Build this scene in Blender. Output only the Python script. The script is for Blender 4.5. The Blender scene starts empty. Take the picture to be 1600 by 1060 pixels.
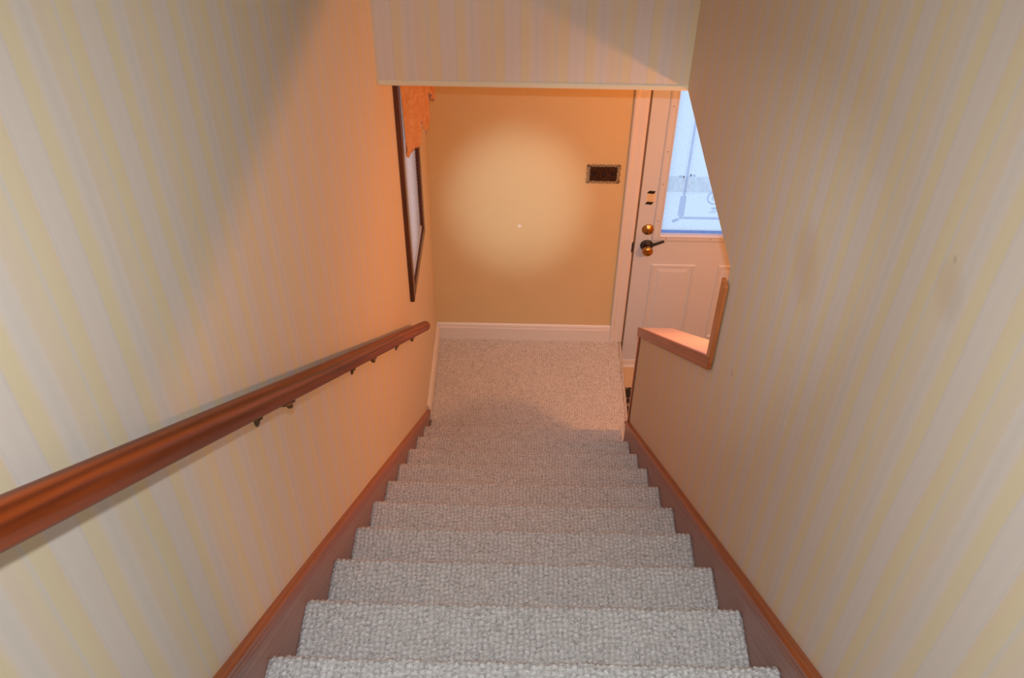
import bpy, bmesh, math, random
from math import sin, cos, pi, radians
from mathutils import Vector, Matrix
import numpy as np
random.seed(4)
S = bpy.context.scene
C = S.collection

# ------------------------------------------------------------------ camera
cam_d = bpy.data.cameras.new('camera'); cam = bpy.data.objects.new('camera', cam_d); C.objects.link(cam)
cam_d.sensor_fit = 'HORIZONTAL'; cam_d.sensor_width = 36.0; cam_d.lens = 36.0 * 1474.1786 / 1600.0
cam_d.clip_start = 0.02
YAW, PIT, ROL = 0.0126, -0.7457, 0.0119
fw = Vector((0, cos(PIT), sin(PIT))); up = Vector((0, -sin(PIT), cos(PIT))); rt = Vector((1, 0, 0))
rt2 = rt * cos(ROL) + up * sin(ROL); up2 = up * cos(ROL) - rt * sin(ROL)
Rz = Matrix.Rotation(YAW, 3, 'Z')
rt2, up2, fw = Rz @ rt2, Rz @ up2, Rz @ fw
M = Matrix((rt2, up2, -fw)).transposed().to_4x4()
CAM = Vector((0.4533, -2.9663, 3.4931))
M.translation = CAM
cam.matrix_world = M
S.camera = cam

# ------------------------------------------------------------------ colour management
S.view_settings.view_transform = 'Standard'; S.view_settings.look = 'None'
S.view_settings.gamma = 1; S.view_settings.exposure = 0.1
S.view_settings.use_curve_mapping = False

# ------------------------------------------------------------------ world + lights
w = bpy.data.worlds.new('sky'); S.world = w; w.use_nodes = True
wb = w.node_tree.nodes['Background']; wb.inputs[0].default_value = (0.76, 0.87, 1.0, 1); wb.inputs[1].default_value = 1.2

def light(name, kind, loc, energy, col, target=None, **kw):
    d = bpy.data.lights.new(name, kind); d.energy = energy; d.color = col
    for k, v in kw.items(): setattr(d, k, v)
    o = bpy.data.objects.new(name, d); C.objects.link(o); o.location = loc
    if target is not None:
        o.rotation_euler = (Vector(target) - Vector(loc)).to_track_quat('-Z', 'Y').to_euler()
    return o
FLASH = (0.4533, -2.93, 3.56)
# camera flash: wide beam and its hotter centre; the third beam is an added fill
light('camera_flash', 'SPOT', FLASH, 47, (.88, .95, 1), target=(0.45, -1.0, 1.0), spot_size=radians(100), spot_blend=1.0, shadow_soft_size=.012)
light('camera_flash_core', 'SPOT', FLASH, 330, (.80, .93, 1), target=(0.42, .822, .90), spot_size=radians(10.5), spot_blend=1.0, shadow_soft_size=.012)
light('door_fill_beam', 'SPOT', FLASH, 88, (.86, .95, 1), target=(1.05, .822, .5), spot_size=radians(30), spot_blend=1.0, shadow_soft_size=.012)  # added beam to brighten and cool the door, beyond the flash itself
# warm ceiling lamp of the entrance hall, right of the stair wall
LAMP = (1.60, -.50, 1.75)
light('entrance_lamp_light', 'POINT', LAMP, 40, (1, .345, .10), shadow_soft_size=.045)
# added fill from above to brighten the treads, no fixture behind it
light('upstairs_fill_light', 'AREA', (0.47, -3.1, 4.75), 14, (.92, .95, 1), target=(0.47, -3.0, 0), shape='RECTANGLE', size=.9, size_y=1.6)

# ------------------------------------------------------------------ material helpers
def hexl(r, g, b): return (r, g, b, 1)
def new_mat(name):
    m = bpy.data.materials.new(name); m.use_nodes = True
    nt = m.node_tree; b = nt.nodes['Principled BSDF']
    return m, nt, b
class N:
    def __init__(s, nt): s.nt = nt
    def n(s, t, **kw):
        x = s.nt.nodes.new('ShaderNode' + t)
        for k, v in kw.items():
            if k == 'i':
                for a, b in v.items(): x.inputs[a].default_value = b
            else: setattr(x, k, v)
        return x
    def l(s, a, b): s.nt.links.new(a, b)
    def math(s, op, a, b=None, clamp=False):
        x = s.nt.nodes.new('ShaderNodeMath'); x.operation = op; x.use_clamp = clamp
        for i, v in enumerate((a, b)):
            if v is None: continue
            if isinstance(v, (int, float)): x.inputs[i].default_value = v
            else: s.l(v, x.inputs[i])
        return x.outputs[0]
    def mix(s, f, a, b, mode='MIX'):
        x = s.nt.nodes.new('ShaderNodeMix'); x.data_type = 'RGBA'; x.blend_type = mode
        for sock, v in ((x.inputs['Factor'], f), (x.inputs['A'], a), (x.inputs['B'], b)):
            if isinstance(v, (int, float, tuple)): sock.default_value = v
            else: s.l(v, sock)
        return x.outputs['Result']
    def bump(s, h, strength, dist, bsdf):
        x = s.n('Bump', i={'Strength': strength, 'Distance': dist}); s.l(h, x.inputs['Height']); s.l(x.outputs[0], bsdf.inputs['Normal'])

def plain(name, col, rough=.5, metal=0, bump=0, bscale=200, spec=.5, var=0):
    m, nt, b = new_mat(name); k = N(nt)
    b.inputs['Roughness'].default_value = rough; b.inputs['Metallic'].default_value = metal
    b.inputs['Specular IOR Level'].default_value = spec
    g = k.n('NewGeometry')
    nz = k.n('TexNoise', i={'Scale': bscale, 'Detail': 3}); k.l(g.outputs['Position'], nz.inputs['Vector'])
    if var:
        nz2 = k.n('TexNoise', i={'Scale': 6, 'Detail': 3}); k.l(g.outputs['Position'], nz2.inputs['Vector'])
        c = k.mix(nz2.outputs[0], tuple(x * (1 - var) for x in col) + (1,), tuple(min(1, x * (1 + var)) for x in col) + (1,))
        k.l(c, b.inputs['Base Color'])
    else:
        b.inputs['Base Color'].default_value = (*col, 1)
    if bump: k.bump(nz.outputs[0], bump, .001, b)
    return m

def wallpaper(name, axis, offset, spots=(), plane='Y'):
    """vertical striped wallpaper; axis = world axis the stripes follow one another along"""
    m, nt, b = new_mat(name); k = N(nt)
    b.inputs['Roughness'].default_value = .62; b.inputs['Specular IOR Level'].default_value = .25
    g = k.n('NewGeometry'); sp = k.n('SeparateXYZ'); k.l(g.outputs['Position'], sp.inputs[0])
    u = sp.outputs[axis]; z = sp.outputs['Z']
    wob = k.n('TexNoise', i={'Scale': 1.0, 'Detail': 2})
    cv = k.n('CombineXYZ'); k.l(k.math('MULTIPLY', u, 5), cv.inputs[0]); k.l(k.math('MULTIPLY', z, 2.2), cv.inputs[2]); k.l(cv.outputs[0], wob.inputs['Vector'])
    uu = k.math('ADD', u, k.math('MULTIPLY', k.math('SUBTRACT', wob.outputs[0], .5), .022))
    ph = k.math('FRACT', k.math('DIVIDE', k.math('ADD', uu, offset), .19))
    r = k.n('ValToRGB'); k.l(ph, r.inputs[0]); cr = r.color_ramp
    W1 = (.765, .73, .70); Y = (.80, .715, .46); G = (.70, .68, .665); Cc = (.78, .69, .55); T = (.79, .70, .46)
    st = [(0, G), (.03, W1), (.11, (.74, .705, .68)), (.21, W1), (.235, G), (.26, Y), (.37, Y), (.40, (.80, .72, .60)), (.43, W1), (.50, (.70, .695, .67)), (.57, W1),
          (.60, Cc), (.66, (.78, .68, .54)), (.73, (.79, .71, .50)), (.765, (.79, .70, .50)), (.785, (.74, .70, .60)), (.81, (.715, .70, .665)), (.83, Y), (.92, (.80, .71, .44)), (.975, (.80, .67, .46)), (1, W1)]
    while len(cr.elements) > 1: cr.elements.remove(cr.elements[-1])
    cr.elements[0].position = 0; cr.elements[0].color = (*st[0][1], 1)
    for p_, c_ in st[1:]:
        e = cr.elements.new(p_); e.color = (*c_, 1)
    # watercolour streaks along the stripe
    st2 = k.n('TexNoise', i={'Scale': 1.0, 'Detail': 4, 'Roughness': .6})
    cv2 = k.n('CombineXYZ'); k.l(k.math('MULTIPLY', u, 160), cv2.inputs[0]); k.l(k.math('MULTIPLY', z, 3), cv2.inputs[2]); k.l(cv2.outputs[0], st2.inputs['Vector'])
    big = k.n('TexNoise', i={'Scale': 1.0, 'Detail': 2})
    cv3 = k.n('CombineXYZ'); k.l(k.math('MULTIPLY', u, 26), cv3.inputs[0]); k.l(k.math('MULTIPLY', z, 1.5), cv3.inputs[2]); k.l(cv3.outputs[0], big.inputs['Vector'])
    col = k.mix(k.math('MULTIPLY', st2.outputs[0], .32), r.outputs[0], (.68, .63, .56, 1))
    col = k.mix(k.math('MULTIPLY', big.outputs[0], .45), col, (.79, .73, .60, 1))
    for (su, sz, ra, am, sc) in spots:
        d = k.math('ADD', k.math('POWER', k.math('SUBTRACT', u, su), 2), k.math('POWER', k.math('SUBTRACT', z, sz), 2))
        f = k.math('MULTIPLY', k.math('SUBTRACT', 1.0, k.math('DIVIDE', d, ra * ra), clamp=True), am)
        col = k.mix(f, col, (*sc, 1))
    col = k.mix(1.0, col, (.93, .885, .86, 1), 'MULTIPLY')
    k.l(col, b.inputs['Base Color'])
    fn = k.n('TexNoise', i={'Scale': 420, 'Detail': 2}); k.l(g.outputs['Position'], fn.inputs['Vector'])
    k.bump(fn.outputs[0], .25, .0006, b)
    return m

def wood(name, c1, c2, rough=.3, axis=(1, 0, 0), scale=1, coat=.3):
    """grain stretched along axis (world)"""
    m, nt, b = new_mat(name); k = N(nt)
    tc = k.n('TexCoord'); mp = k.n('Mapping')
    a = Vector(axis).normalized()
    q = Vector((1, 0, 0)).rotation_difference(a).inverted().to_euler()
    mp.inputs['Rotation'].default_value = q; k.l(tc.outputs['Object'], mp.inputs['Vector'])
    mp2 = k.n('Mapping', i={'Scale': (1.2 * scale, 34 * scale, 34 * scale)}); k.l(mp.outputs[0], mp2.inputs['Vector'])
    n1 = k.n('TexNoise', i={'Scale': 2.2, 'Detail': 6, 'Roughness': .6, 'Distortion': .8}); k.l(mp2.outputs[0], n1.inputs['Vector'])
    wv = k.n('TexWave', i={'Scale': 1.2, 'Distortion': 6, 'Detail': 3}); wv.bands_direction = 'Y'; k.l(mp2.outputs[0], wv.inputs['Vector'])
    f = k.math('ADD', k.math('MULTIPLY', n1.outputs[0], .75), k.math('MULTIPLY', wv.outputs[1], .28))
    r = k.n('ValToRGB'); k.l(f, r.inputs[0]); r.color_ramp.elements[0].position = .3; r.color_ramp.elements[1].position = .75
    r.color_ramp.elements[0].color = (*c1, 1); r.color_ramp.elements[1].color = (*c2, 1)
    k.l(r.outputs[0], b.inputs['Base Color']); b.inputs['Roughness'].default_value = rough
    b.inputs['Coat Weight'].default_value = coat; b.inputs['Coat Roughness'].default_value = .2
    k.bump(n1.outputs[0], .15, .001, b)
    return m

def carpet(name):
    m, nt, b = new_mat(name); k = N(nt)
    b.inputs['Roughness'].default_value = .95; b.inputs['Specular IOR Level'].default_value = .1
    tc = k.n('NewGeometry'); pos = tc.outputs['Position']
    v = k.n('TexVoronoi', i={'Scale': 210, 'Randomness': 1.0}); k.l(pos, v.inputs['Vector'])
    n2 = k.n('TexNoise', i={'Scale': 420, 'Detail': 2}); k.l(pos, n2.inputs['Vector'])
    big = k.n('TexNoise', i={'Scale': 7, 'Detail': 3}); k.l(pos, big.inputs['Vector'])
    sp = k.n('SeparateColor'); k.l(v.outputs['Color'], sp.inputs[0])
    r = k.n('ValToRGB'); k.l(sp.outputs[0], r.inputs[0]); e = r.color_ramp.elements
    e[0].position = 0; e[0].color = (.34, .34, .34, 1); e[1].position = 1; e[1].color = (.88, .89, .90, 1)
    x = e.new(.22); x.color = (.70, .70, .70, 1); x = e.new(.5); x.color = (.80, .80, .80, 1)
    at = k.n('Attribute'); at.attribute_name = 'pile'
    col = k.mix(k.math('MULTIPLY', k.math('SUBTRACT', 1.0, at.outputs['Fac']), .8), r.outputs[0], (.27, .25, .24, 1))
    col = k.mix(k.math('MULTIPLY', n2.outputs[0], .22), col, (.84, .84, .84, 1))
    col = k.mix(k.math('MULTIPLY', big.outputs[0], .25), col, (.76, .73, .70, 1))
    k.l(col, b.inputs['Base Color'])
    h = k.math('ADD', v.outputs['Distance'], n2.outputs[0])
    k.bump(h, .8, .0026, b)
    return m

# ------------------------------------------------------------------ mesh helpers
def tag(o, label=None, cat=None, group=None, kind=None):
    if label: o['label'] = label
    if cat: o['category'] = cat
    if group: o['group'] = group
    if kind: o['kind'] = kind
    return o
def link_bm(name, bm, m, parent=None, smooth=False, bevel=0):
    me = bpy.data.meshes.new(name); bmesh.ops.recalc_face_normals(bm, faces=bm.faces[:]); bm.to_mesh(me); bm.free()
    o = bpy.data.objects.new(name, me); C.objects.link(o)
    me.materials.append(m)
    if smooth:
        for p in me.polygons: p.use_smooth = True
    if bevel:
        md = o.modifiers.new('bevel', 'BEVEL'); md.width = bevel; md.segments = 2; md.limit_method = 'ANGLE'; md.angle_limit = radians(35)
    if parent is not None: o.parent = parent
    return o
def box(bm, x0, x1, y0, y1, z0, z1):
    v = [bm.verts.new((x, y, z)) for x in (x0, x1) for y in (y0, y1) for z in (z0, z1)]
    for f in ((0, 1, 3, 2), (4, 6, 7, 5), (0, 4, 5, 1), (2, 3, 7, 6), (0, 2, 6, 4), (1, 5, 7, 3)): bm.faces.new([v[i] for i in f])
def prism(bm, pts, a0, a1, axis='x'):
    def P(p, a): return {'x': (a, p[0], p[1]), 'y': (p[0], a, p[1]), 'z': (p[0], p[1], a)}[axis]
    A = [bm.verts.new(P(p, a0)) for p in pts]; B = [bm.verts.new(P(p, a1)) for p in pts]
    bm.faces.new(A); bm.faces.new(B[::-1]); n = len(pts)
    for i in range(n): bm.faces.new((A[i], A[(i + 1) % n], B[(i + 1) % n], B[i]))
def sweep(bm, path, rad, seg=16, cap=True):
    """tube through path; rad a number or list; returns nothing"""
    path = [Vector(p) for p in path]; n = len(path)
    if not isinstance(rad, (list, tuple)): rad = [rad] * n
    rings = []; prev = None
    for i, p in enumerate(path):
        t = (path[min(i + 1, n - 1)] - path[max(i - 1, 0)]).normalized()
        if prev is None:
            a = Vector((0, 0, 1)) if abs(t.z) < .9 else Vector((1, 0, 0)); u = t.cross(a).normalized()
        else: u = (prev - t * prev.dot(t)).normalized()
        prev = u; v = t.cross(u)
        rings.append([bm.verts.new(p + (u * cos(2 * pi * j / seg) + v * sin(2 * pi * j / seg)) * rad[i]) for j in range(seg)])
    for a, b in zip(rings, rings[1:]):
        for j in range(seg): bm.faces.new((a[j], a[(j + 1) % seg], b[(j + 1) % seg], b[j]))
    if cap: bm.faces.new(rings[0][::-1]); bm.faces.new(rings[-1])
def lathe(bm, prof, c, d, seg=28, sx=1, sy=1):
    """profile [(r, h)] revolved about axis d through c"""
    c = Vector(c); d = Vector(d).normalized(); a = Vector((0, 0, 1)) if abs(d.z) < .9 else Vector((1, 0, 0))
    u = d.cross(a).normalized(); v = d.cross(u)
    rings = [[bm.verts.new(c + d * h + (u * cos(2 * pi * j / seg) * sx + v * sin(2 * pi * j / seg) * sy) * max(r, 1e-5)) for j in range(seg)] for r, h in prof]
    for A, B in zip(rings, rings[1:]):
        for j in range(seg): bm.faces.new((A[j], A[(j + 1) % seg], B[(j + 1) % seg], B[j]))
    bm.faces.new(rings[0][::-1]); bm.faces.new(rings[-1])
def empty(name, loc, label=None, cat=None, kind=None):
    o = bpy.data.objects.new(name, None); C.objects.link(o); o.location = loc; o.empty_display_size = .05
    return tag(o, label, cat, None, kind)
def under(parent, o):
    """make o a child of an Empty while keeping its world-space mesh in place"""
    o.parent = parent; o.matrix_parent_inverse = Matrix.Translation(parent.location).inverted(); return o

# ------------------------------------------------------------------ dimensions (metres)
W = .9459; YF = .8224; YH = -.3315; ZH = 2.108; RUN = .2336; RISE = .19; FZ = -.19; TOP = 4.85; WT = .115
SL = RISE / RUN
def nose(y): return RISE - y * SL

# ------------------------------------------------------------------ materials
M_wpL = wallpaper('wallpaper_stripes_side', 'Y', .1 + 2.145, spots=[(-1.33, 2.9, .04, .3, (.62, .52, .38))])
M_wpR = wallpaper('wallpaper_stripes_right', 'Y', .05 + 2.0, spots=[(-2.12, 2.80, .045, .35, (.62, .50, .34)), (-2.105, 2.835, .006, .5, (.45, .38, .32)), (-1.66, 2.48, .09, .45, (.66, .50, .34)), (-1.40, 1.95, .012, .5, (.5, .42, .36)), (-1.78, 2.2, .01, .4, (.9, .9, .86))])
M_wpH = wallpaper('wallpaper_stripes_header', 'X', .19 - .01)
M_paint = plain('golden_wall_paint', (.70, .56, .31), .42, bump=.08, bscale=160, var=.03)
def paint_spot():   # white filler dab on the golden wall
    nt = M_paint.node_tree; k = N(nt); b = nt.nodes['Principled BSDF']; src = b.inputs['Base Color'].links[0].from_socket
    g = k.n('NewGeometry'); d = k.n('VectorMath'); d.operation = 'DISTANCE'; k.l(g.outputs['Position'], d.inputs[0]); d.inputs[1].default_value = (.436, .8224, .752)
    f = k.math('MULTIPLY', k.math('SUBTRACT', 1.0, k.math('DIVIDE', d.outputs['Value'], .012), clamp=True), 2.0, clamp=True)
    k.l(k.mix(f, src, (.82, .78, .72, 1)), b.inputs['Base Color'])
paint_spot()
M_white = plain('white_trim_paint', (.76, .75, .74), .38, var=.02)
M_door = plain('white_door_paint', (.66, .73, .81), .42, bump=.05, bscale=60)
M_ceil = plain('ceiling_paint', (.80, .78, .74), .8)
M_bead = plain('cream_corner_bead', (.80, .71, .50), .6, bump=.2, bscale=90)
SLP = Vector((0, RUN, -RISE)).normalized()
M_rail = wood('varnished_rail_wood', (.09, .013, .002), (.31, .055, .007), .4, axis=SLP, scale=.6, coat=.04)
M_rail.node_tree.nodes['Principled BSDF'].inputs['Specular IOR Level'].default_value = .15
M_mould = wood('orange_brown_moulding', (.25, .052, .011), (.40, .10, .020), .36, axis=SLP, coat=.12)
M_skirt = wood('purple_brown_skirt', (.29, .15, .12), (.37, .20, .155), .45, axis=SLP, coat=.1)
M_trimv = wood('orange_brown_trim_upright', (.33, .085, .02), (.55, .17, .045), .32, axis=(0, 0, 1))
M_frame = wood('dark_window_wood', (.045, .014, .008), (.12, .035, .016), .35, axis=(0, 0, 1))
M_carpet = carpet('berber_loop_carpet')
M_brass = plain('aged_brass', (.52, .30, .09), .3, metal=1, bump=.1)
M_bronze = plain('bronze_bracket', (.20, .13, .07), .35, metal=1)
M_black = plain('black_metal', (.018, .014, .016), .35, spec=.6)
M_tape = plain('black_tape', (.010, .009, .009), .5)
M_paper = plain('yellowed_paper', (.78, .64, .42), .8)
M_ink = plain('faded_ink', (.42, .28, .16), .9)
M_blind = plain('white_blind_slat', (.86, .80, .78), .45)
def blind_mat():
    nt = M_blind.node_tree; k = N(nt); b = nt.nodes['Principled BSDF']
    tr = k.n('BsdfTranslucent', i={'Color': (.95, .95, .96, 1)}); mx = k.n('MixShader', i={0: .78})
    k.l(b.outputs[0], mx.inputs[1]); k.l(tr.outputs[0], mx.inputs[2]); k.l(mx.outputs[0], nt.nodes['Material Output'].inputs[0])
blind_mat()
M_cap = plain('painted_cap_top', (.66, .50, .45), .5)
M_screw = plain('screw_head', (.25, .14, .08), .4, metal=.8)
M_snow = plain('snow', (.86, .90, .96), .9, bump=.3, bscale=4)
M_step = plain('wet_grey_boards', (.20, .23, .28), .8)

def grid_bronze():
    m, nt, b = new_mat('antique_filigree_bronze'); k = N(nt)
    g = k.n('NewGeometry'); v = k.n('TexVoronoi', i={'Scale': 170}); k.l(g.outputs['Position'], v.inputs['Vector'])
    r = k.n('ValToRGB'); k.l(v.outputs['Distance'], r.inputs[0])
    r.color_ramp.elements[0].color = (.11, .055, .028, 1); r.color_ramp.elements[1].position = .8; r.color_ramp.elements[1].color = (.035, .017, .01, 1)
    k.l(r.outputs[0], b.inputs['Base Color']); b.inputs['Metallic'].default_value = .5; b.inputs['Roughness'].default_value = .45
    k.bump(v.outputs['Distance'], .4, .002, b)
    return m
M_fili = grid_bronze()
M_scroll = plain('worn_bronze_scroll', (.15, .08, .05), .45, metal=.5, bump=.3)

def curtain_mat():
    m, nt, b = new_mat('orange_lace_fabric'); k = N(nt)
    g = k.n('NewGeometry'); n1 = k.n('TexNoise', i={'Scale': 38, 'Detail': 3, 'Distortion': 1.6}); k.l(g.outputs['Position'], n1.inputs['Vector'])
    r = k.n('ValToRGB'); k.l(n1.outputs[0], r.inputs[0]); e = r.color_ramp.elements
    e[0].position = .36; e[0].color = (.74, .37, .15, 1); e[1].position = .6; e[1].color = (.84, .50, .25, 1)
    k.l(r.outputs[0], b.inputs['Base Color']); b.inputs['Roughness'].default_value = .8
    k.bump(n1.outputs[0], .3, .002, b)
    tr = k.n('BsdfTranslucent'); k.l(r.outputs[0], tr.inputs[0]); mx = k.n('MixShader', i={0: .3})
    k.l(b.outputs[0], mx.inputs[1]); k.l(tr.outputs[0], mx.inputs[2]); k.l(mx.outputs[0], nt.nodes['Material Output'].inputs[0])
    return m
M_curt = curtain_mat()

def glass_mat(name, tcol, tl, tf=.5, rough=.12):
    m, nt, b = new_mat(name); k = N(nt); nt.nodes.remove(b)
    g = k.n('NewGeometry'); n1 = k.n('TexNoise', i={'Scale': 55, 'Detail': 3}); k.l(g.outputs['Position'], n1.inputs['Vector'])
    f = k.math('ADD', k.math('MULTIPLY', k.math('SUBTRACT', n1.outputs[0], .5), .5), tf, clamp=True)
    t = k.n('BsdfRefraction', i={'Color': (*tcol, 1), 'Roughness': rough, 'IOR': 1.02}); l = k.n('BsdfTranslucent', i={'Color': (*tl, 1)})
    mx = k.n('MixShader'); k.l(f, mx.inputs[0]); k.l(t.outputs[0], mx.inputs[1]); k.l(l.outputs[0], mx.inputs[2])
    gl = k.n('BsdfGlossy', i={'Roughness': .25}); mx2 = k.n('MixShader', i={0: .03}); k.l(mx.outputs[0], mx2.inputs[1]); k.l(gl.outputs[0], mx2.inputs[2])
    bp = k.n('Bump', i={'Strength': .4, 'Distance': .002}); k.l(n1.outputs[0], bp.inputs['Height']); k.l(bp.outputs[0], gl.inputs['Normal'])
    k.l(mx2.outputs[0], nt.nodes['Material Output'].inputs[0])
    return m
M_glass = glass_mat('textured_door_glass', (.86, .93, 1), (.85, .92, 1), .5)
M_clear = glass_mat('bevelled_clear_glass', (1, 1, 1), (1, 1, 1), .15, .02)
M_grey = glass_mat('etched_grey_glass', (.84, .86, .93), (.7, .74, .85), .12, .05)
M_edge = glass_mat('blue_edge_glass', (.62, .70, .90), (.40, .50, .74), .2, .1)

def tile_mat():
    m, nt, b = new_mat('entrance_floor_tile'); k = N(nt)
    g = k.n('NewGeometry'); t = k.n('TexBrick', i={'Color1': (.66, .50, .32, 1), 'Color2': (.70, .54, .36, 1), 'Mortar': (.45, .34, .22, 1), 'Scale': 1, 'Mortar Size': .006, 'Brick Width': .3, 'Row Height': .3})
    t.offset = 0; k.l(g.outputs['Position'], t.inputs['Vector']); k.l(t.outputs[0], b.inputs['Base Color']); b.inputs['Roughness'].default_value = .4
    return m
M_tile = tile_mat()
def mat_mat():
    m, nt, b = new_mat('speckled_door_mat'); k = N(nt)
    g = k.n('NewGeometry'); v = k.n('TexVoronoi', i={'Scale': 55}); k.l(g.outputs['Position'], v.inputs['Vector'])
    r = k.n('ValToRGB'); k.l(v.outputs['Distance'], r.inputs[0]); e = r.color_ramp.elements
    r.color_ramp.interpolation = 'CONSTANT'; e[0].color = (.30, .24, .17, 1); e[1].position = .42; e[1].color = (.03, .022, .018, 1)
    k.l(r.outputs[0], b.inputs['Base Color']); b.inputs['Roughness'].default_value = .95
    return m
M_mat = mat_mat()

# ------------------------------------------------------------------ the setting
def struct(o): o['kind'] = 'structure'; return o
def sbox(name, m, *a, bevel=0):
    bm = bmesh.new(); box(bm, *a); return struct(link_bm(name, bm, m, bevel=bevel))

# left wall with the window hole
WY0, WY1, WZ0, WZ1 = .0, .408, 1.028, 2.02
bm = bmesh.new()
box(bm, -.14, 0, -4.6, WY0, -.3, TOP); box(bm, -.14, 0, WY1, YF + .14, -.3, TOP)
box(bm, -.14, 0, WY0, WY1, -.3, WZ0); box(bm, -.14, 0, WY0, WY1, WZ1, TOP)
struct(link_bm('wall_left', bm, M_wpL))
# right wall: stair wall with the sloping cut-out
bm = bmesh.new()
Zc0, Zc1 = .905, .905 + (1.20 - .10) * SL
prism(bm, [(-.10, -.3), (-.10, Zc0), (-1.20, Zc1), (-1.20, ZH), (YH, ZH), (YH, TOP), (-4.6, TOP), (-4.6, -.3)], W, W + WT)
struct(link_bm('wall_right', bm, M_wpR))
# header over the foot of the stairs
sbox('wall_header', M_wpH, 0, W, YH, YH + .11, ZH + .002, TOP)
sbox('trim_header_bead', M_bead, 0.001, W + WT, YH - .003, YH + .02, ZH - .004, ZH + .013, bevel=.003)
# far wall with the door hole
DX0, DX1, DZ1 = 1.010, 1.775, 1.842
bm = bmesh.new()
box(bm, -.14, DX0, YF, YF + .14, -.3, ZH + .2); box(bm, DX1, 2.75, YF, YF + .14, -.3, ZH + .2); box(bm, DX0, DX1, YF, YF + .14, DZ1, ZH + .2); box(bm, DX0, DX1, YF, YF + .14, -.3, FZ - .001)
struct(link_bm('wall_back', bm, M_paint))
sbox('wall_foyer_side', M_paint, 2.75, 2.87, -2.6, YF + .14, -.3, ZH + .2)
sbox('wall_foyer_near', M_paint, W + WT, 2.87, -2.72, -2.6, -.3, ZH + .2)
sbox('wall_stairhead', M_ceil, -.14, W + WT, -4.72, -4.6, 2.2, TOP)
bm = bmesh.new(); box(bm, 0, W + WT, YH + .11, YF, ZH, ZH + .1); box(bm, W + WT, 2.75, -2.6, YF, ZH, ZH + .1)
struct(link_bm('ceiling_foyer', bm, M_ceil))
sbox('ceiling', M_ceil, -.14, W + WT, -4.72, YH + .11, TOP, TOP + .1)
sbox('floor', M_tile, W + WT - .2, 2.75, -2.6, YF, FZ - .1, FZ)
sbox('floor_upper', plain('upper_floor_carpet', (.5, .46, .42), .95), 0, W, -4.6, -2.83, 2.30, 2.46)
# outside
sbox('ground', M_snow, -3, 6, YF + .14, 12, -1.25, -1.15)
sbox('ground_porch', M_snow, .2, 3, YF + .14, 2.70, -1.15, -.28)
sbox('ground_porch_edge', M_step, .2, 3, 2.70, 2.86, -1.15, -.255)

# baseboards
def basebd(name, pts_axis, a0, a1, at, sgn):
    pr = [(0, 0), (.016, 0), (.016, .082), (.0125, .088), (.0125, .095), (.009, .104), (.004, .110), (0, .110)]
    bm = bmesh.new()
    if pts_axis == 'x': prism(bm, [(at + sgn * p[0], p[1]) for p in pr], a0, a1, 'x')
    else: prism(bm, [(at + sgn * p[0], p[1]) for p in pr], a0, a1, 'y')
    return struct(link_bm(name, bm, M_white, bevel=.0015))
basebd('baseboard_back', 'x', 0, .934, YF, -1)
basebd('baseboard_left', 'y', .205, YF - .016, 0, 1)
# caulk line between left wall and back wall
# door casing
def casing_bm():
    bm = bmesh.new()
    pr = [(.934, YF), (.934, YF - .012), (.940, YF - .016), (.952, YF - .016), (.957, YF - .011), (.985, YF - .014), (.995, YF - .014), (1.002, YF - .010), (1.002, YF)]
    prism(bm, pr, 0.0, DZ1 + .07, 'z')
    pr2 = [(DX1 + DX0 - x, y) for x, y in pr]
    prism(bm, pr2, FZ, DZ1 + .07, 'z')
    box(bm, 1.002, DX1 + .008, YF - .014, YF, DZ1 + .004, DZ1 + .07)
    return bm
struct(link_bm('trim_door_casing', casing_bm(), M_white, bevel=.001))
sbox('trim_threshold', M_white, DX0, DX1, YF - .02, YF + .06, FZ, FZ + .012, bevel=.004)
bm = bmesh.new(); box(bm, DX0 - .0065, DX0 - .001, YF - .003, YF + .07, FZ, DZ1)
# (dark strip whose colour stands in for the shaded gap beside the leaf)
struct(link_bm('trim_door_gap_shade', bm, plain('door_gap_dark', (.16, .10, .07), .8)))

# ------------------------------------------------------------------ wooden trims of the cut-out
bm = bmesh.new()
def para(bm, y0, y1, zo0, zo1, x0, x1):   # slab parallel to the stairs between y0 (near) and y1 (far)
    prism(bm, [(y1, Zc0 - (y1 + .10) * SL + zo0), (y1, Zc0 - (y1 + .10) * SL + zo1), (y0, Zc0 - (y0 + .10) * SL + zo1), (y0, Zc0 - (y0 + .10) * SL + zo0)], x0, x1)
para(bm, -1.20, -.088, 0, .018, W - .004, W + WT + .012)
struct(link_bm('trim_cap_top', bm, M_cap, bevel=.002))
bm = bmesh.new(); para(bm, -1.232, -.086, -.028, .019, W - .014, W - .003)
struct(link_bm('trim_cap_apron', bm, M_mould, bevel=.002))
bm = bmesh.new(); box(bm, W - .0135, W - .002, -1.233, -1.194, Zc1 + .019, ZH - .035)
struct(link_bm('trim_cutout_jamb', bm, M_trimv, bevel=.003))
bm = bmesh.new(); box(bm, W - .008, W - .001, -.108, -.088, .30, Zc0 - .02); box(bm, W - .002, W + WT, -.099, -.088, .0, Zc0 - .004)
struct(link_bm('trim_corner_strip', bm, M_trimv, bevel=.002))

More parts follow.
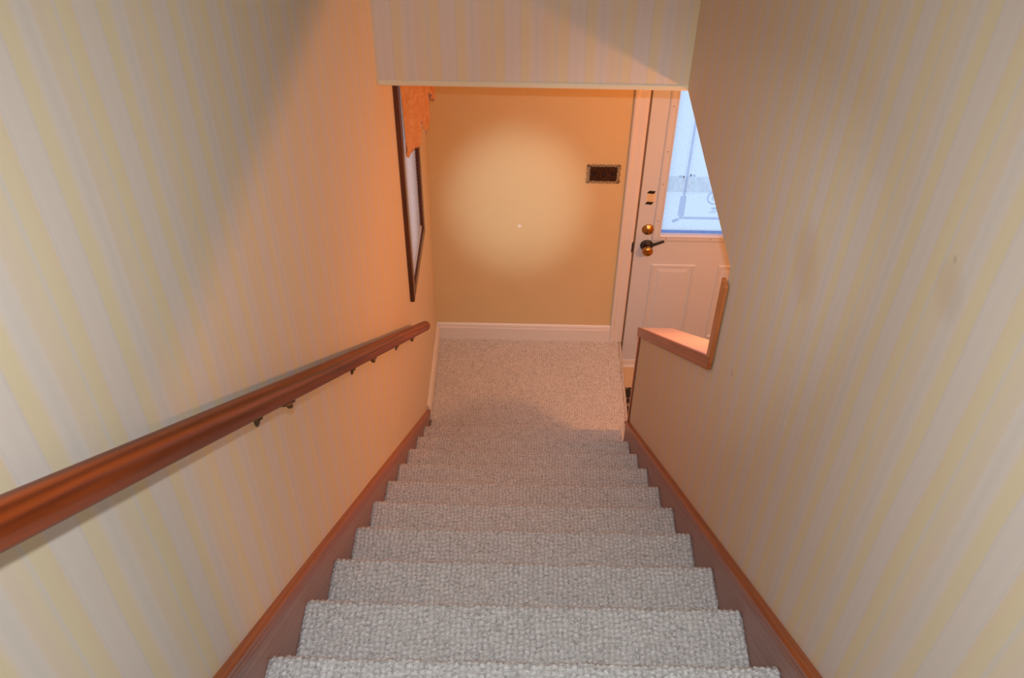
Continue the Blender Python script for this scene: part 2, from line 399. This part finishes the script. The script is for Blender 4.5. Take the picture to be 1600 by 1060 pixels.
# ------------------------------------------------------------------ stairs
def loops_mesh(name, path, x0, x1, step=.0032, amp=.0042, seed=0):
    """carpet sheet: path = list of (y,z) swept along x, with woven loop relief"""
    P = [Vector((p[0], p[1])) for p in path]; pts = [P[0]]; 
    L = [0]
    for a, b in zip(P, P[1:]): L.append(L[-1] + (b - a).length)
    n = int(L[-1] / step); ys = np.interp(np.linspace(0, L[-1], n + 1), L, [p.x for p in P]); zs = np.interp(np.linspace(0, L[-1], n + 1), L, [p.y for p in P])
    s = np.linspace(0, L[-1], n + 1)
    ty = np.gradient(ys); tz = np.gradient(zs)
    for _ in range(2): ty = np.convolve(np.pad(ty, 2, 'edge'), np.ones(5) / 5, 'valid'); tz = np.convolve(np.pad(tz, 2, 'edge'), np.ones(5) / 5, 'valid')
    ln = np.hypot(ty, tz); ny, nz = -tz / ln, ty / ln
    if nz[n // 4] < 0 and True: ny, nz = -ny, -nz
    mx = int((x1 - x0) / step); xs = np.linspace(x0, x1, mx + 1)
    rng = np.random.RandomState(seed)
    X, T = np.meshgrid(xs, s)
    pu, pv = .0118, .0125
    Xo = X; 
    def wv(a, b, c): return np.sin(X * a + T * b + c + seed)
    X = X + .0016 * wv(31, 47, 0) + .0011 * wv(-83, 120, 2) + .0007 * wv(190, -210, 1)
    T_ = T; T = T + .0022 * wv(60, 35, 4) + .0014 * wv(140, -66, 3)
    row = np.floor(X / pu); 
    jit = rng.rand(4000)
    ph = jit[(row.astype(int)) % 4000] * .8 + (row.astype(int) % 2) * .5
    cell = np.floor(T / pv + ph)
    rnd = rng.rand(211, 307)[(row.astype(int)) % 211, (cell.astype(int)) % 307]
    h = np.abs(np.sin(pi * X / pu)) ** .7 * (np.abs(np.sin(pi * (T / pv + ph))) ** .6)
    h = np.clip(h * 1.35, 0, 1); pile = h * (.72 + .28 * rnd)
    h = pile * amp; X = Xo; T = T_
    low = rng.rand(9, 40); 
    h += .0012 * (np.sin(X * 37 + seed) * np.sin(T * 29 + seed * 2))
    edge = np.clip(np.minimum(X - x0, x1 - X) / .006, 0, 1)
    h = h - (1 - np.sqrt(edge)) * .004
    Y = ys[:, None] + ny[:, None] * h; Z = zs[:, None] + nz[:, None] * h
    co = np.stack([X, Y, Z], -1).reshape(-1, 3)
    r, c = n + 1, mx + 1
    i = np.arange(r - 1)[:, None] * c + np.arange(c - 1)[None]
    q = np.stack([i, i + 1, i + c + 1, i + c], -1).reshape(-1, 4)
    me = bpy.data.meshes.new(name)
    me.vertices.add(len(co)); me.vertices.foreach_set('co', co.ravel())
    me.loops.add(q.size); me.loops.foreach_set('vertex_index', q.ravel())
    me.polygons.add(len(q)); me.polygons.foreach_set('loop_start', np.arange(0, q.size, 4)); me.polygons.foreach_set('loop_total', np.full(len(q), 4))
    me.polygons.foreach_set('use_smooth', np.ones(len(q), bool))
    me.update(calc_edges=True); me.validate()
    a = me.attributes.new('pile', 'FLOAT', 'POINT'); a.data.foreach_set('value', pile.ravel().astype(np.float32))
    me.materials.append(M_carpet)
    return me
stairs = empty('staircase', (0.47, 0, 0), 'straight flight of stairs carpeted in grey-beige looped pile between two brown skirt boards', 'stairs')
R_ = .014
def tread_path():
    # from under the next nosing, over the tread, round the nose, down the riser (local: nose front at y=0, top at z=0)
    p = [(-RUN - .012, 0), (-R_, 0)]
    for a in range(0, 190, 15): p.append((-R_ + R_ * sin(radians(a)), -R_ + R_ * cos(radians(a))))
    p += [(-.026, -.030), (-.026, -RISE + .001)]
    return p
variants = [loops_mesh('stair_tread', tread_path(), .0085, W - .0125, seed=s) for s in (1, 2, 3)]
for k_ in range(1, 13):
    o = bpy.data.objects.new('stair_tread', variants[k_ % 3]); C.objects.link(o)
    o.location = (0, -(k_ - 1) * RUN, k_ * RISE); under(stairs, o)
# solid carcass beneath the carpet
bm = bmesh.new(); pts = []
for k_ in range(1, 13):
    y = -(k_ - 1) * RUN - .0275; pts += [(y, k_ * RISE - .004)] if k_ == 1 else [(y, (k_ - 1) * RISE - .004), (y, k_ * RISE - .004)]
pts += [(-12 * RUN - .0275, 12 * RISE - .004), (-12 * RUN - .0275, 2.29), (-12 * RUN - .3, 2.29), (-12 * RUN - .3, 1.9), (-.4, -.18), (-.028, -.18)]
prism(bm, pts, .009, W - .013)
under(stairs, link_bm('carcass', bm, plain('raw_stair_wood', (.3, .2, .12), .8)))
def skirt(side):
    bm = bmesh.new(); bm2 = bmesh.new()
    if side == 'L':
        yF, zF, yN, zN = .205, .078, -2.9, 2.67; x0, x1, xm = 0.0005, .008, .0165
    else:
        yF, zF, yN, zN = -.0875, nose(-.0875) + .088, -2.9, nose(-2.9) + .086; x0, x1, xm = W - .0005, W - .012, W - .0195
    low = .048
    a, b = min(x0, x1), max(x0, x1)
    zb = zF - .13 if side == 'R' else .004
    prism(bm, [(yF, max(zF - low, zb + .01)), (yF, zb), (-.3, zb - (-.3 - yF) * 0 - .0), (yN, zN - .30), (yN, zN - low)] if side == 'L' else
              [(yF, zF - low), (yF, .15), (-.3, .1), (yN, zN - .30), (yN, zN - low)], a, b)
    s = link_bm('skirt_board', bm, M_skirt)
    s['label'] = 'flat dark brown skirt board'
    under(stairs, s)
    # moulding: profile across (x, offset above its lower edge), swept along the slope
    sg = 1 if side == 'L' else -1; t = abs(xm - x0)
    pr = [(0, 0), (t * .62, 0), (t * .70, .006), (t * .70, .020), (t * .56, .023), (t * .70, .0265), (t, .031), (t, .041), (t * .8, .0465), (t * .3, low), (0, low)]
    A = [bm2.verts.new((x0 + sg * p[0], yF, zF - low + p[1])) for p in pr]; B = [bm2.verts.new((x0 + sg * p[0], yN, zN - low + p[1])) for p in pr]
    bm2.faces.new(A); bm2.faces.new(B[::-1])
    for i in range(len(pr)): j = (i + 1) % len(pr); bm2.faces.new((A[i], A[j], B[j], B[i]))
    mo = link_bm('moulding', bm2, M_mould); mo['label'] = 'orange-brown moulding'
    mo.parent = s
skirt('L'); skirt('R')

# landing
pl = [(YF - .016, 0.0), (-.026, 0.0)]
bm = bmesh.new(); box(bm, 0.001, .990, -.0265, YF - .001, -.19 + .0005, -.004); 
land = link_bm('floor_landing', bm, plain('landing_platform', (.3, .2, .12), .8))
struct(land)
me = loops_mesh('landing_carpet', [(YF - .014, 0), (-.026, 0)], .014, .985, step=.0040, seed=7)
o = bpy.data.objects.new('landing_carpet', me); C.objects.link(o); o.parent = land
# carpet wrapped over the open side of the platform
def side_wrap():
    p = []
    for a in range(0, 91, 15): p.append((.985 + .012 * sin(radians(a)), -.012 + .012 * cos(radians(a))))
    p.append((.997, -.185))
    me = loops_mesh('carpet_edge', [(q[0], q[1]) for q in p], -.086, YF - .014, step=.0040, seed=9)
    co = np.empty(len(me.vertices) * 3); me.vertices.foreach_get('co', co); co = co.reshape(-1, 3)
    co = np.stack([co[:, 1], co[:, 0], co[:, 2]], -1); me.vertices.foreach_set('co', co.ravel()); me.update()
    o = bpy.data.objects.new('carpet_edge', me); C.objects.link(o); o.parent = land
side_wrap()

# door mat on the entrance floor
bm = bmesh.new(); box(bm, 1.012, 1.62, .10, .645, FZ, FZ + .009)
tag(link_bm('door_mat', bm, M_mat, bevel=.003), 'dark speckled mat on the tan entrance floor below the carpeted landing', 'mat')

# ------------------------------------------------------------------ handrail
RX = .060
def railz(y): return 2.899 - .8155 * (y + 2.542)
rd = Vector((0, 1, -.8155)).normalized()
rail = empty('handrail', (RX, -.09, railz(-.09)), 'round varnished reddish wooden handrail running down the striped wall on three brackets', 'handrail')
bm = bmesh.new()
y0, y1 = -2.95, -.088
n = 60; path = [Vector((RX, y0 + (y1 - y0) * i / n, railz(y0 + (y1 - y0) * i / n))) for i in range(n + 1)]
e = path[-1]; rr = .0205
rad = [rr] * (n + 1)
for q, f in ((.003, .985), (.006, .93), (.009, .82), (.0112, .62), (.0125, .3)): path.append(e + rd * q); rad.append(rr * f)
# rail section: round with a shallow groove along each flank
path = path; seg = 40
rings = []; upv = Vector((0, .8155, 1)).normalized(); sx = Vector((1, 0, 0))
for p, r in zip(path, rad):
    ring = []
    for j in range(seg):
        a = 2 * pi * j / seg; g = 1 - .05 * math.exp(-((math.degrees(a) - 200) / 9) ** 2) - .05 * math.exp(-((math.degrees(a) - 340) / 9) ** 2)
        ring.append(bm.verts.new(p + (sx * cos(a) + upv * sin(a)) * r * g))
    rings.append(ring)
for a, b in zip(rings, rings[1:]):
    for j in range(seg): bm.faces.new((a[j], a[(j + 1) % seg], b[(j + 1) % seg], b[j]))
bm.faces.new(rings[0]); bm.faces.new(rings[-1])
under(rail, link_bm('rail', bm, M_rail, smooth=True))
def bracket(y):
    zc = railz(y)
    bm = bmesh.new()
    # wall plate: small pointed oval
    lathe(bm, [(.019, 0), (.019, .002), (.014, .005), (.008, .0065), (.001, .007)], (0.0002, y, zc - .066), (1, 0, 0), 24, sx=.6, sy=1.1)
    # arm curving out and up
    pts = []; 
    for t in np.linspace(0, 1, 14):
        a = t * pi / 2
        pts.append(Vector((.005 + (RX - .007) * (1 - cos(a)), y + .020 * t, zc - .068 + .036 * sin(a))))
    sweep(bm, pts, [.0075 - .0025 * abs(sin(pi * i / 13)) for i in range(14)], 12)
    b = link_bm('bracket', bm, M_bronze, smooth=True); under(rail, b)
    bm = bmesh.new()
    # saddle strap under the rail with a turned-down screw lug at its lower end
    c = Vector((RX, y + .012, railz(y + .012)))
    def sp(s, a, r): q = c + rd * s; return q + (sx * sin(a) - upv * cos(a)) * r
    NS = 13; rowsA = []; rowsB = []
    for i in range(NS):
        s = -.030 + .068 * i / (NS - 1); wd = .42 * (1 - abs((s - .004) / .045) ** 2.2) + .06
        rowsA.append([bm.verts.new(sp(s, -wd + 2 * wd * j / 6, rr + .0005)) for j in range(7)])
        rowsB.append([bm.verts.new(sp(s, -wd + 2 * wd * j / 6, rr + .004)) for j in range(7)])
    for R in (rowsA, rowsB):
        for a, b2 in zip(R, R[1:]):
            for j in range(6): bm.faces.new((a[j], a[j + 1], b2[j + 1], b2[j]))
    for j in range(6): bm.faces.new((rowsA[0][j], rowsA[0][j + 1], rowsB[0][j + 1], rowsB[0][j])); bm.faces.new((rowsA[-1][j], rowsA[-1][j + 1], rowsB[-1][j + 1], rowsB[-1][j]))
    for a, b2, c2, d2 in zip(rowsA, rowsA[1:], rowsB[1:], rowsB): bm.faces.new((a[0], b2[0], c2[0], d2[0])); bm.faces.new((a[-1], b2[-1], c2[-1], d2[-1]))
    lathe(bm, [(.006, 0), (.006, .007), (.0035, .010), (.001, .0105)], sp(.022, 0, rr + .003), -upv, 14)
    s_ = link_bm('saddle', bm, M_bronze, smooth=True); s_.parent = b
for y in (-1.875, -1.17, -.48): bracket(y)

# ------------------------------------------------------------------ window in the left wall
win = empty('window_1', (0, (WY0 + WY1) / 2, WZ0)); struct(win)
bm = bmesh.new()
cw = .045; T = .018
def fr(bm, x0, x1, y0, y1, z0, z1, w_):
    box(bm, x0, x1, y0, y0 + w_, z0, z1); box(bm, x0, x1, y1 - w_, y1, z0, z1); box(bm, x0, x1, y0 + w_, y1 - w_, z0, z0 + w_); box(bm, x0, x1, y0 + w_, y1 - w_, z1 - w_, z1)
fr(bm, 0.0003, T, WY0 - .044, WY1 + .042, WZ0 - .042, WZ1 + .042, .046)
under(win, link_bm('window_casing', bm, M_frame, bevel=.004))
bm = bmesh.new(); fr(bm, -.125, .0005, WY0 + .0005, WY1 - .0005, WZ0 + .0005, WZ1 - .0005, .010)
under(win, link_bm('window_frame', bm, M_frame))
bm = bmesh.new(); box(bm, -.112, -.107, WY0 + .009, WY1 - .009, WZ0 + .009, WZ1 - .009)
gl, nt, b = new_mat('window_glass'); kk = N(nt); nt.nodes.remove(b)
tp = kk.n('BsdfTransparent', i={'Color': (.93, .96, .95, 1)}); gg = kk.n('BsdfGlossy', i={'Roughness': .02}); mx = kk.n('MixShader', i={0: .05})
kk.l(tp.outputs[0], mx.inputs[1]); kk.l(gg.outputs[0], mx.inputs[2]); kk.l(mx.outputs[0], nt.nodes['Material Output'].inputs[0])
under(win, link_bm('pane', bm, gl))
blind = empty('window_blind', (-.02, (WY0 + WY1) / 2, WZ1), 'white slatted mini blind hanging in the dark-framed window', 'blind')
bm = bmesh.new(); zz = WZ0 + .035
while zz < WZ1 - .04:
    a = radians(62); hw = .0125; nseg = 4; L1 = []; L2 = []
    for i in range(nseg + 1):
        t = -1 + 2 * i / nseg; dx = t * hw * cos(a); dz = -t * hw * sin(a); cu = .0016 * (1 - t * t)
        L1.append(bm.verts.new((-.001 + dx + cu, WY0 + .008, zz + dz))); L2.append(bm.verts.new((-.001 + dx + cu, WY1 - .004, zz + dz)))
    for i in range(nseg): bm.faces.new((L1[i], L1[i + 1], L2[i + 1], L2[i]))
    zz += .0185
sl = link_bm('slats', bm, M_blind, smooth=True); md = sl.modifiers.new('t', 'SOLIDIFY'); md.thickness = .0008
under(blind, sl)
bm = bmesh.new(); box(bm, -.016, .010, WY0 + .010, WY1 - .006, WZ1 - .036, WZ1 - .011); under(blind, link_bm('head_rail', bm, M_blind, bevel=.002))
bm = bmesh.new(); box(bm, -.014, .010, WY0 + .010, WY1 - .006, WZ0 + .0115, WZ0 + .022); under(blind, link_bm('bottom_rail', bm, M_blind, bevel=.002))
bm = bmesh.new()
for y in (WY0 + .09, WY1 - .09): sweep(bm, [(.0085, y, WZ0 + .02), (.0085, y, WZ1 - .02)], .0008, 6)
under(blind, link_bm('cord', bm, M_blind))

# valance
val = empty('curtain_valance', (.05, .27, 1.93), 'orange lace valance with scalloped hem hanging over the top of the dark-framed window', 'curtain')
bm = bmesh.new(); NY, NZ = 170, 44
ya, yb, zt = -.012, .47, 1.96
CP = [(.021, -.016), (.034, .020), (.054, .058), (.063, .10), (.062, .18), (.070, .27), (.078, .36), (.088, .44), (.078, .472), (.030, .476)]
CS = [0]
for a_, b_ in zip(CP, CP[1:]): CS.append(CS[-1] + math.hypot(a_[0] - b_[0], a_[1] - b_[1]))
HZ = ([0, .06, .12, .20, .27, .33, .42, .55, .62, .70, .80, .90, 1], [1.70, 1.635, 1.66, 1.64, 1.655, 1.72, 1.66, 1.575, 1.60, 1.72, 1.66, 1.625, 1.64])
G = []
for j in range(NZ + 1):
    v = j / NZ; row = []
    for i in range(NY + 1):
        u = i / NY; x = float(np.interp(u * CS[-1], CS, [p[0] for p in CP])); y = float(np.interp(u * CS[-1], CS, [p[1] for p in CP]))
        hz = float(np.interp(u, *HZ)) - .007 * abs(sin(u * pi * 17)); z = zt + (hz - zt) * v
        f = .35 + .65 * v
        x += .0055 * sin(u * 2 * pi * 8 + .6 + v) * f + .003 * sin(u * 2 * pi * 19) * v
        y += .006 * sin(u * 2 * pi * 7 + v * 2) * f
        row.append(bm.verts.new((max(x, .0195), y, z)))
    G.append(row)
for a, b in zip(G, G[1:]):
    for i in range(NY): bm.faces.new((a[i], a[i + 1], b[i + 1], b[i]))
cv = link_bm('valance_cloth', bm, M_curt, smooth=True); md = cv.modifiers.new('t', 'SOLIDIFY'); md.thickness = .0012
under(val, cv)
bm = bmesh.new(); sweep(bm, [(.0, ya + .01, zt - .01), (.045, ya + .03, zt - .01), (.070, yb - .03, zt - .01), (.0, yb - .01, zt - .01)], .005, 10)
under(val, link_bm('curtain_rod', bm, M_white))

# ------------------------------------------------------------------ door
door = empty('door_1', (DX0, YF, FZ)); struct(door)
LX0, LX1, LZ0, LZ1 = DX0 + .004, DX1 - .004, FZ + .014, DZ1 - .003
LY = YF + .006          # face of the leaf
GX0, GX1, GZ0, GZ1 = 1.132, 1.653, .715, 1.62
bm = bmesh.new()
box(bm, LX0, GX0, LY, LY + .044, LZ0, LZ1); box(bm, GX1, LX1, LY, LY + .044, LZ0, LZ1)
box(bm, GX0, GX1, LY, LY + .044, LZ0, GZ0); box(bm, GX0, GX1, LY, LY + .044, GZ1, LZ1)
under(door, link_bm('leaf', bm, M_door))
def picture_frame(bm, x0, x1, z0, z1, prof, y):
    """mitred moulding; prof [(inset from outer edge, depth towards the room)]"""
    R = []
    for ins, d in prof:
        R.append([bm.verts.new(p) for p in ((x0 + ins, y - d, z0 + ins), (x1 - ins, y - d, z0 + ins), (x1 - ins, y - d, z1 - ins), (x0 + ins, y - d, z1 - ins))])
    for a, b in zip(R, R[1:]):
        for i in range(4): j = (i + 1) % 4; bm.faces.new((a[i], a[j], b[j], b[i]))
bm = bmesh.new(); picture_frame(bm, GX0 - .040, GX1 + .040, GZ0 - .042, GZ1 + .04, [(0, 0), (.003, .006), (.010, .009), (.030, .010), (.036, .013), (.041, .009), (.043, -.012)], LY)
gf = under(door, link_bm('glass_frame', bm, M_door))
bm = bmesh.new()
for z in (.80, 1.013, 1.19, 1.42): lathe(bm, [(.0028, 0), (.0028, .0005), (.001, .001)], (GX0 - .02, LY - .0105, z), (0, -1, 0), 10)
for x in (GX0 + .03, GX0 + .25, GX0 + .45): lathe(bm, [(.0028, 0), (.0028, .0005), (.001, .001)], (x, LY - .0105, GZ0 - .02), (0, -1, 0), 10)
sc_ = link_bm('frame_screws', bm, M_screw); sc_.parent = gf; sc_.matrix_parent_inverse = Matrix.Translation(door.location).inverted() if False else Matrix.Identity(4)
bm = bmesh.new(); box(bm, GX0 + .001, GX1 - .001, LY + .010, LY + .016, GZ0 + .001, GZ1 - .001)
gp = under(door, link_bm('glass_pane', bm, M_glass))
def onglass(name, m, fn):
    bm = bmesh.new(); fn(bm); o = link_bm(name, bm, m); o.parent = gp; return o
YG = LY + .009
def f1(bm):   # bevelled clear bars each side of the border line
    for dx in (-.016, -.009, .009, .016): box(bm, 1.222 + dx - .0018, 1.222 + dx + .0018, YG - .001, YG, .95, 1.50)
    box(bm, GX0 + .002, GX1 - .002, YG - .002, YG, GZ0 + .022, GZ0 + .03)
onglass('bevel_bar', M_clear, f1)
def f2(bm):
    box(bm, 1.2165, 1.2275, YG - .0012, YG, .935, 1.50)
    box(bm, 1.205, 1.235, YG - .001, YG + .0, .82, .935)
    box(bm, 1.232, GX1 - .09, YG - .0012, YG, .802, .816)
    for x in (1.19, 1.205, 1.24, 1.255): lathe(bm, [(.007, 0), (.004, .0012)], (x, YG, 1.045 + .008 * cos(x * 400)), (0, -1, 0), 12)
    for x in (1.19, 1.205, 1.222): lathe(bm, [(.010, 0), (.006, .0012)], (x, YG, .80 + .012 * sin(x * 300)), (0, -1, 0), 12)
    # scroll ornament
    cx, cz = 1.372, .925
    def sc(c, r0, r1, a0, a1, wd=.0045):
        pts = []
        for i in range(40):
            t = i / 39; a = a0 + (a1 - a0) * t; r = r0 + (r1 - r0) * t; pts.append((c[0] + r * cos(a), YG - .001, c[1] + r * sin(a)))
        sweep(bm, pts, wd * .5, 6)
    sc((cx, cz), .040, .008, pi * .4, pi * 3.6); sc((cx, cz), .048, .030, pi * .3, pi * 1.7, .003)
    for a in (-1.9, -1.5, -1.1): sc((cx + .03 * cos(a), cz - .062), .020, .004, a, a + 4)
    for a in (1.2, 1.7): sc((cx + .012, cz + .085), .022, .004, a, a + 4)
onglass('etched_border', M_grey, f2)
def f3(bm): box(bm, GX0 + .001, GX1 - .001, YG - .003, YG + .0005, GZ0 + .005, GZ0 + .020)
onglass('edge_strip', M_edge, f3)
# raised panels in the lower half
bm = bmesh.new()
for x0, x1 in ((1.110, 1.335), (1.450, 1.675)):
    picture_frame(bm, x0, x1, .03, .527, [(0, 0), (.004, .005), (.012, .0055), (.018, -.001), (.022, -.002), (.046, .004), (.048, .0045)], LY)
    box(bm, x0 + .047, x1 - .047, LY - .0045, LY + .001, .077, .480)
under(door, link_bm('raised_panel', bm, M_door))
bm = bmesh.new(); box(bm, LX0, LX1, LY - .006, LY + .0, LZ0 - .0, LZ0 + .028)
under(door, link_bm('door_sweep', bm, M_white, bevel=.002))
# dead bolt
bm = bmesh.new(); DB = (1.070, LY, .742)
lathe(bm, [(.031, 0), (.031, .003), (.027, .007), (.018, .009), (.017, .013), (.001, .014)], DB, (0, -1, 0), 32)
db = under(door, link_bm('dead_bolt', bm, M_brass, smooth=True)); db['label'] = 'round brass dead bolt'
bm = bmesh.new(); box(bm, DB[0] - .0035, DB[0] + .0035, LY - .028, LY - .012, DB[2] - .014, DB[2] + .014)
t_ = link_bm('thumb_turn', bm, M_brass, bevel=.002); t_.parent = db
# knob and black lever
KB = Vector((1.073, LY, .645))
bm = bmesh.new()
lathe(bm, [(.033, 0), (.033, .004), (.029, .010), (.016, .013), (.014, .030)], KB, (0, -1, 0), 32)
kn0 = under(door, link_bm('rose', bm, M_black, smooth=True)); kn0['label'] = 'black round door rose'
bm = bmesh.new()
lathe(bm, [(.014, .026), (.020, .032), (.026, .042), (.027, .052), (.024, .060), (.015, .065), (.001, .067)], KB, (0, -1, 0), 32)
o = link_bm('knob', bm, M_brass, smooth=True); o.parent = kn0; o['label'] = 'brass door knob'
bm = bmesh.new()
p0 = KB + Vector((0, -.024, .010))
lathe(bm, [(.024, 0), (.0255, .004), (.0255, .014), (.022, .018)], KB + Vector((0, -.012, .006)), (0, -1, 0), 28)
sweep(bm, [p0, p0 + Vector((.02, -.006, .012)), p0 + Vector((.045, -.008, .024)), p0 + Vector((.078, -.008, .040))], [.010, .0085, .0068, .0062], 12)
box(bm, p0.x - .022, p0.x - .006, p0.y - .010, p0.y + .006, p0.z + .012, p0.z + .026)
o = link_bm('lever', bm, M_black, smooth=False, bevel=.001); o.parent = kn0; o['label'] = 'black metal lever'
bm = bmesh.new(); box(bm, .996, 1.0045, YF - .016, YF - .0098, .615, .675)
struct(link_bm('trim_strike_plate', bm, M_black))
# note taped to the door
nx0, nx1, nz0, nz1 = 1.043, 1.083, .905, .955
note = empty('taped_note', (1.06, LY - .002, .93), 'small yellowed paper note held on the white door by two strips of black tape', 'note')
bm = bmesh.new(); box(bm, nx0, nx1, LY - .0008, LY - .0002, nz0, nz1); under(note, link_bm('paper', bm, M_paper))
for (z, sh) in ((.960, 0), (.898, -.004)):
    bm = bmesh.new(); prism(bm, [(1.041 + sh, z - .006), (1.074 + sh, z - .009), (1.083 + sh, z + .006), (1.052 + sh, z + .009)], LY - .0016, LY - .0009, 'y')
    under(note, link_bm('tape_strip', bm, M_tape))
bm = bmesh.new()
for i, z in enumerate((.945, .937, .929, .921, .913)): box(bm, nx0 + .006 + .002 * (i % 2), nx1 - .006 - .004 * (i % 3), LY - .0010, LY - .00085, z, z + .0012)
under(note, link_bm('faint_lines', bm, M_ink))

# ------------------------------------------------------------------ ornate triple switch plate
sw = empty('light_switch', (.825, YF, 1.062), 'ornate dark bronze triple switch plate with pierced scroll border on the golden wall', 'light switch')
sx0, sx1, sz0, sz1 = .745, .906, 1.007, 1.118
bm = bmesh.new(); box(bm, sx0 + .017, sx1 - .017, YF - .005, YF - .0002, sz0 + .017, sz1 - .017)
under(sw, link_bm('plate', bm, M_fili, bevel=.002))
bm = bmesh.new()
def curl(cx, cz, r, a0, dirn):
    pts = []
    for i in range(16):
        t = i / 15; a = a0 + dirn * t * 2 * pi * 1.1; q = r * (1 - .65 * t); pts.append((cx + q * cos(a), YF - .0035 - .001 * sin(t * 3), cz + q * sin(a)))
    sweep(bm, pts, .0013, 6)
nx = 9
for i in range(nx):
    cx = sx0 + .010 + (sx1 - sx0 - .020) * i / (nx - 1)
    for cz, s_ in ((sz1 - .009, 1), (sz0 + .009, -1)): curl(cx, cz, .0088, (i % 2) * pi, s_ * (1 if i % 2 else -1))
for i in range(6):
    cz = sz0 + .012 + (sz1 - sz0 - .024) * i / 5
    for cx, s_ in ((sx0 + .009, 1), (sx1 - .009, -1)): curl(cx, cz, .0088, (i % 2) * pi, s_ * (1 if i % 2 else -1))
under(sw, link_bm('scroll_border', bm, M_scroll, smooth=True))
for x in (.781, .825, .869):
    bm = bmesh.new(); box(bm, x - .0045, x + .0045, YF - .0062, YF - .005, 1.050, 1.075)
    prism(bm, [(YF - .006, 1.056), (YF - .006, 1.068), (YF - .016, 1.074), (YF - .016, 1.068)], x - .003, x + .003)
    under(sw, link_bm('toggle', bm, M_black, bevel=.0006))

# entrance hanging lamp (holds the warm light)
lampo = empty('hanging_lamp', (LAMP[0], LAMP[1], ZH), 'small hanging lamp in the entrance hall beside the stair wall', 'lamp')
bm = bmesh.new(); lathe(bm, [(.05, 0), (.05, .012), (.03, .022), (.006, .026)], (LAMP[0], LAMP[1], ZH - .001), (0, 0, -1), 24); under(lampo, link_bm('ceiling_cup', bm, M_brass, smooth=True))
bm = bmesh.new(); sweep(bm, [(LAMP[0], LAMP[1], ZH - .02), (LAMP[0], LAMP[1], LAMP[2] + .10)], .003, 8); under(lampo, link_bm('cord', bm, M_black))
bm = bmesh.new(); lathe(bm, [(.016, 0), (.018, .03), (.014, .06), (.005, .065)], (LAMP[0], LAMP[1], LAMP[2] + .045), (0, 0, 1), 20); under(lampo, link_bm('socket', bm, M_brass, smooth=True))
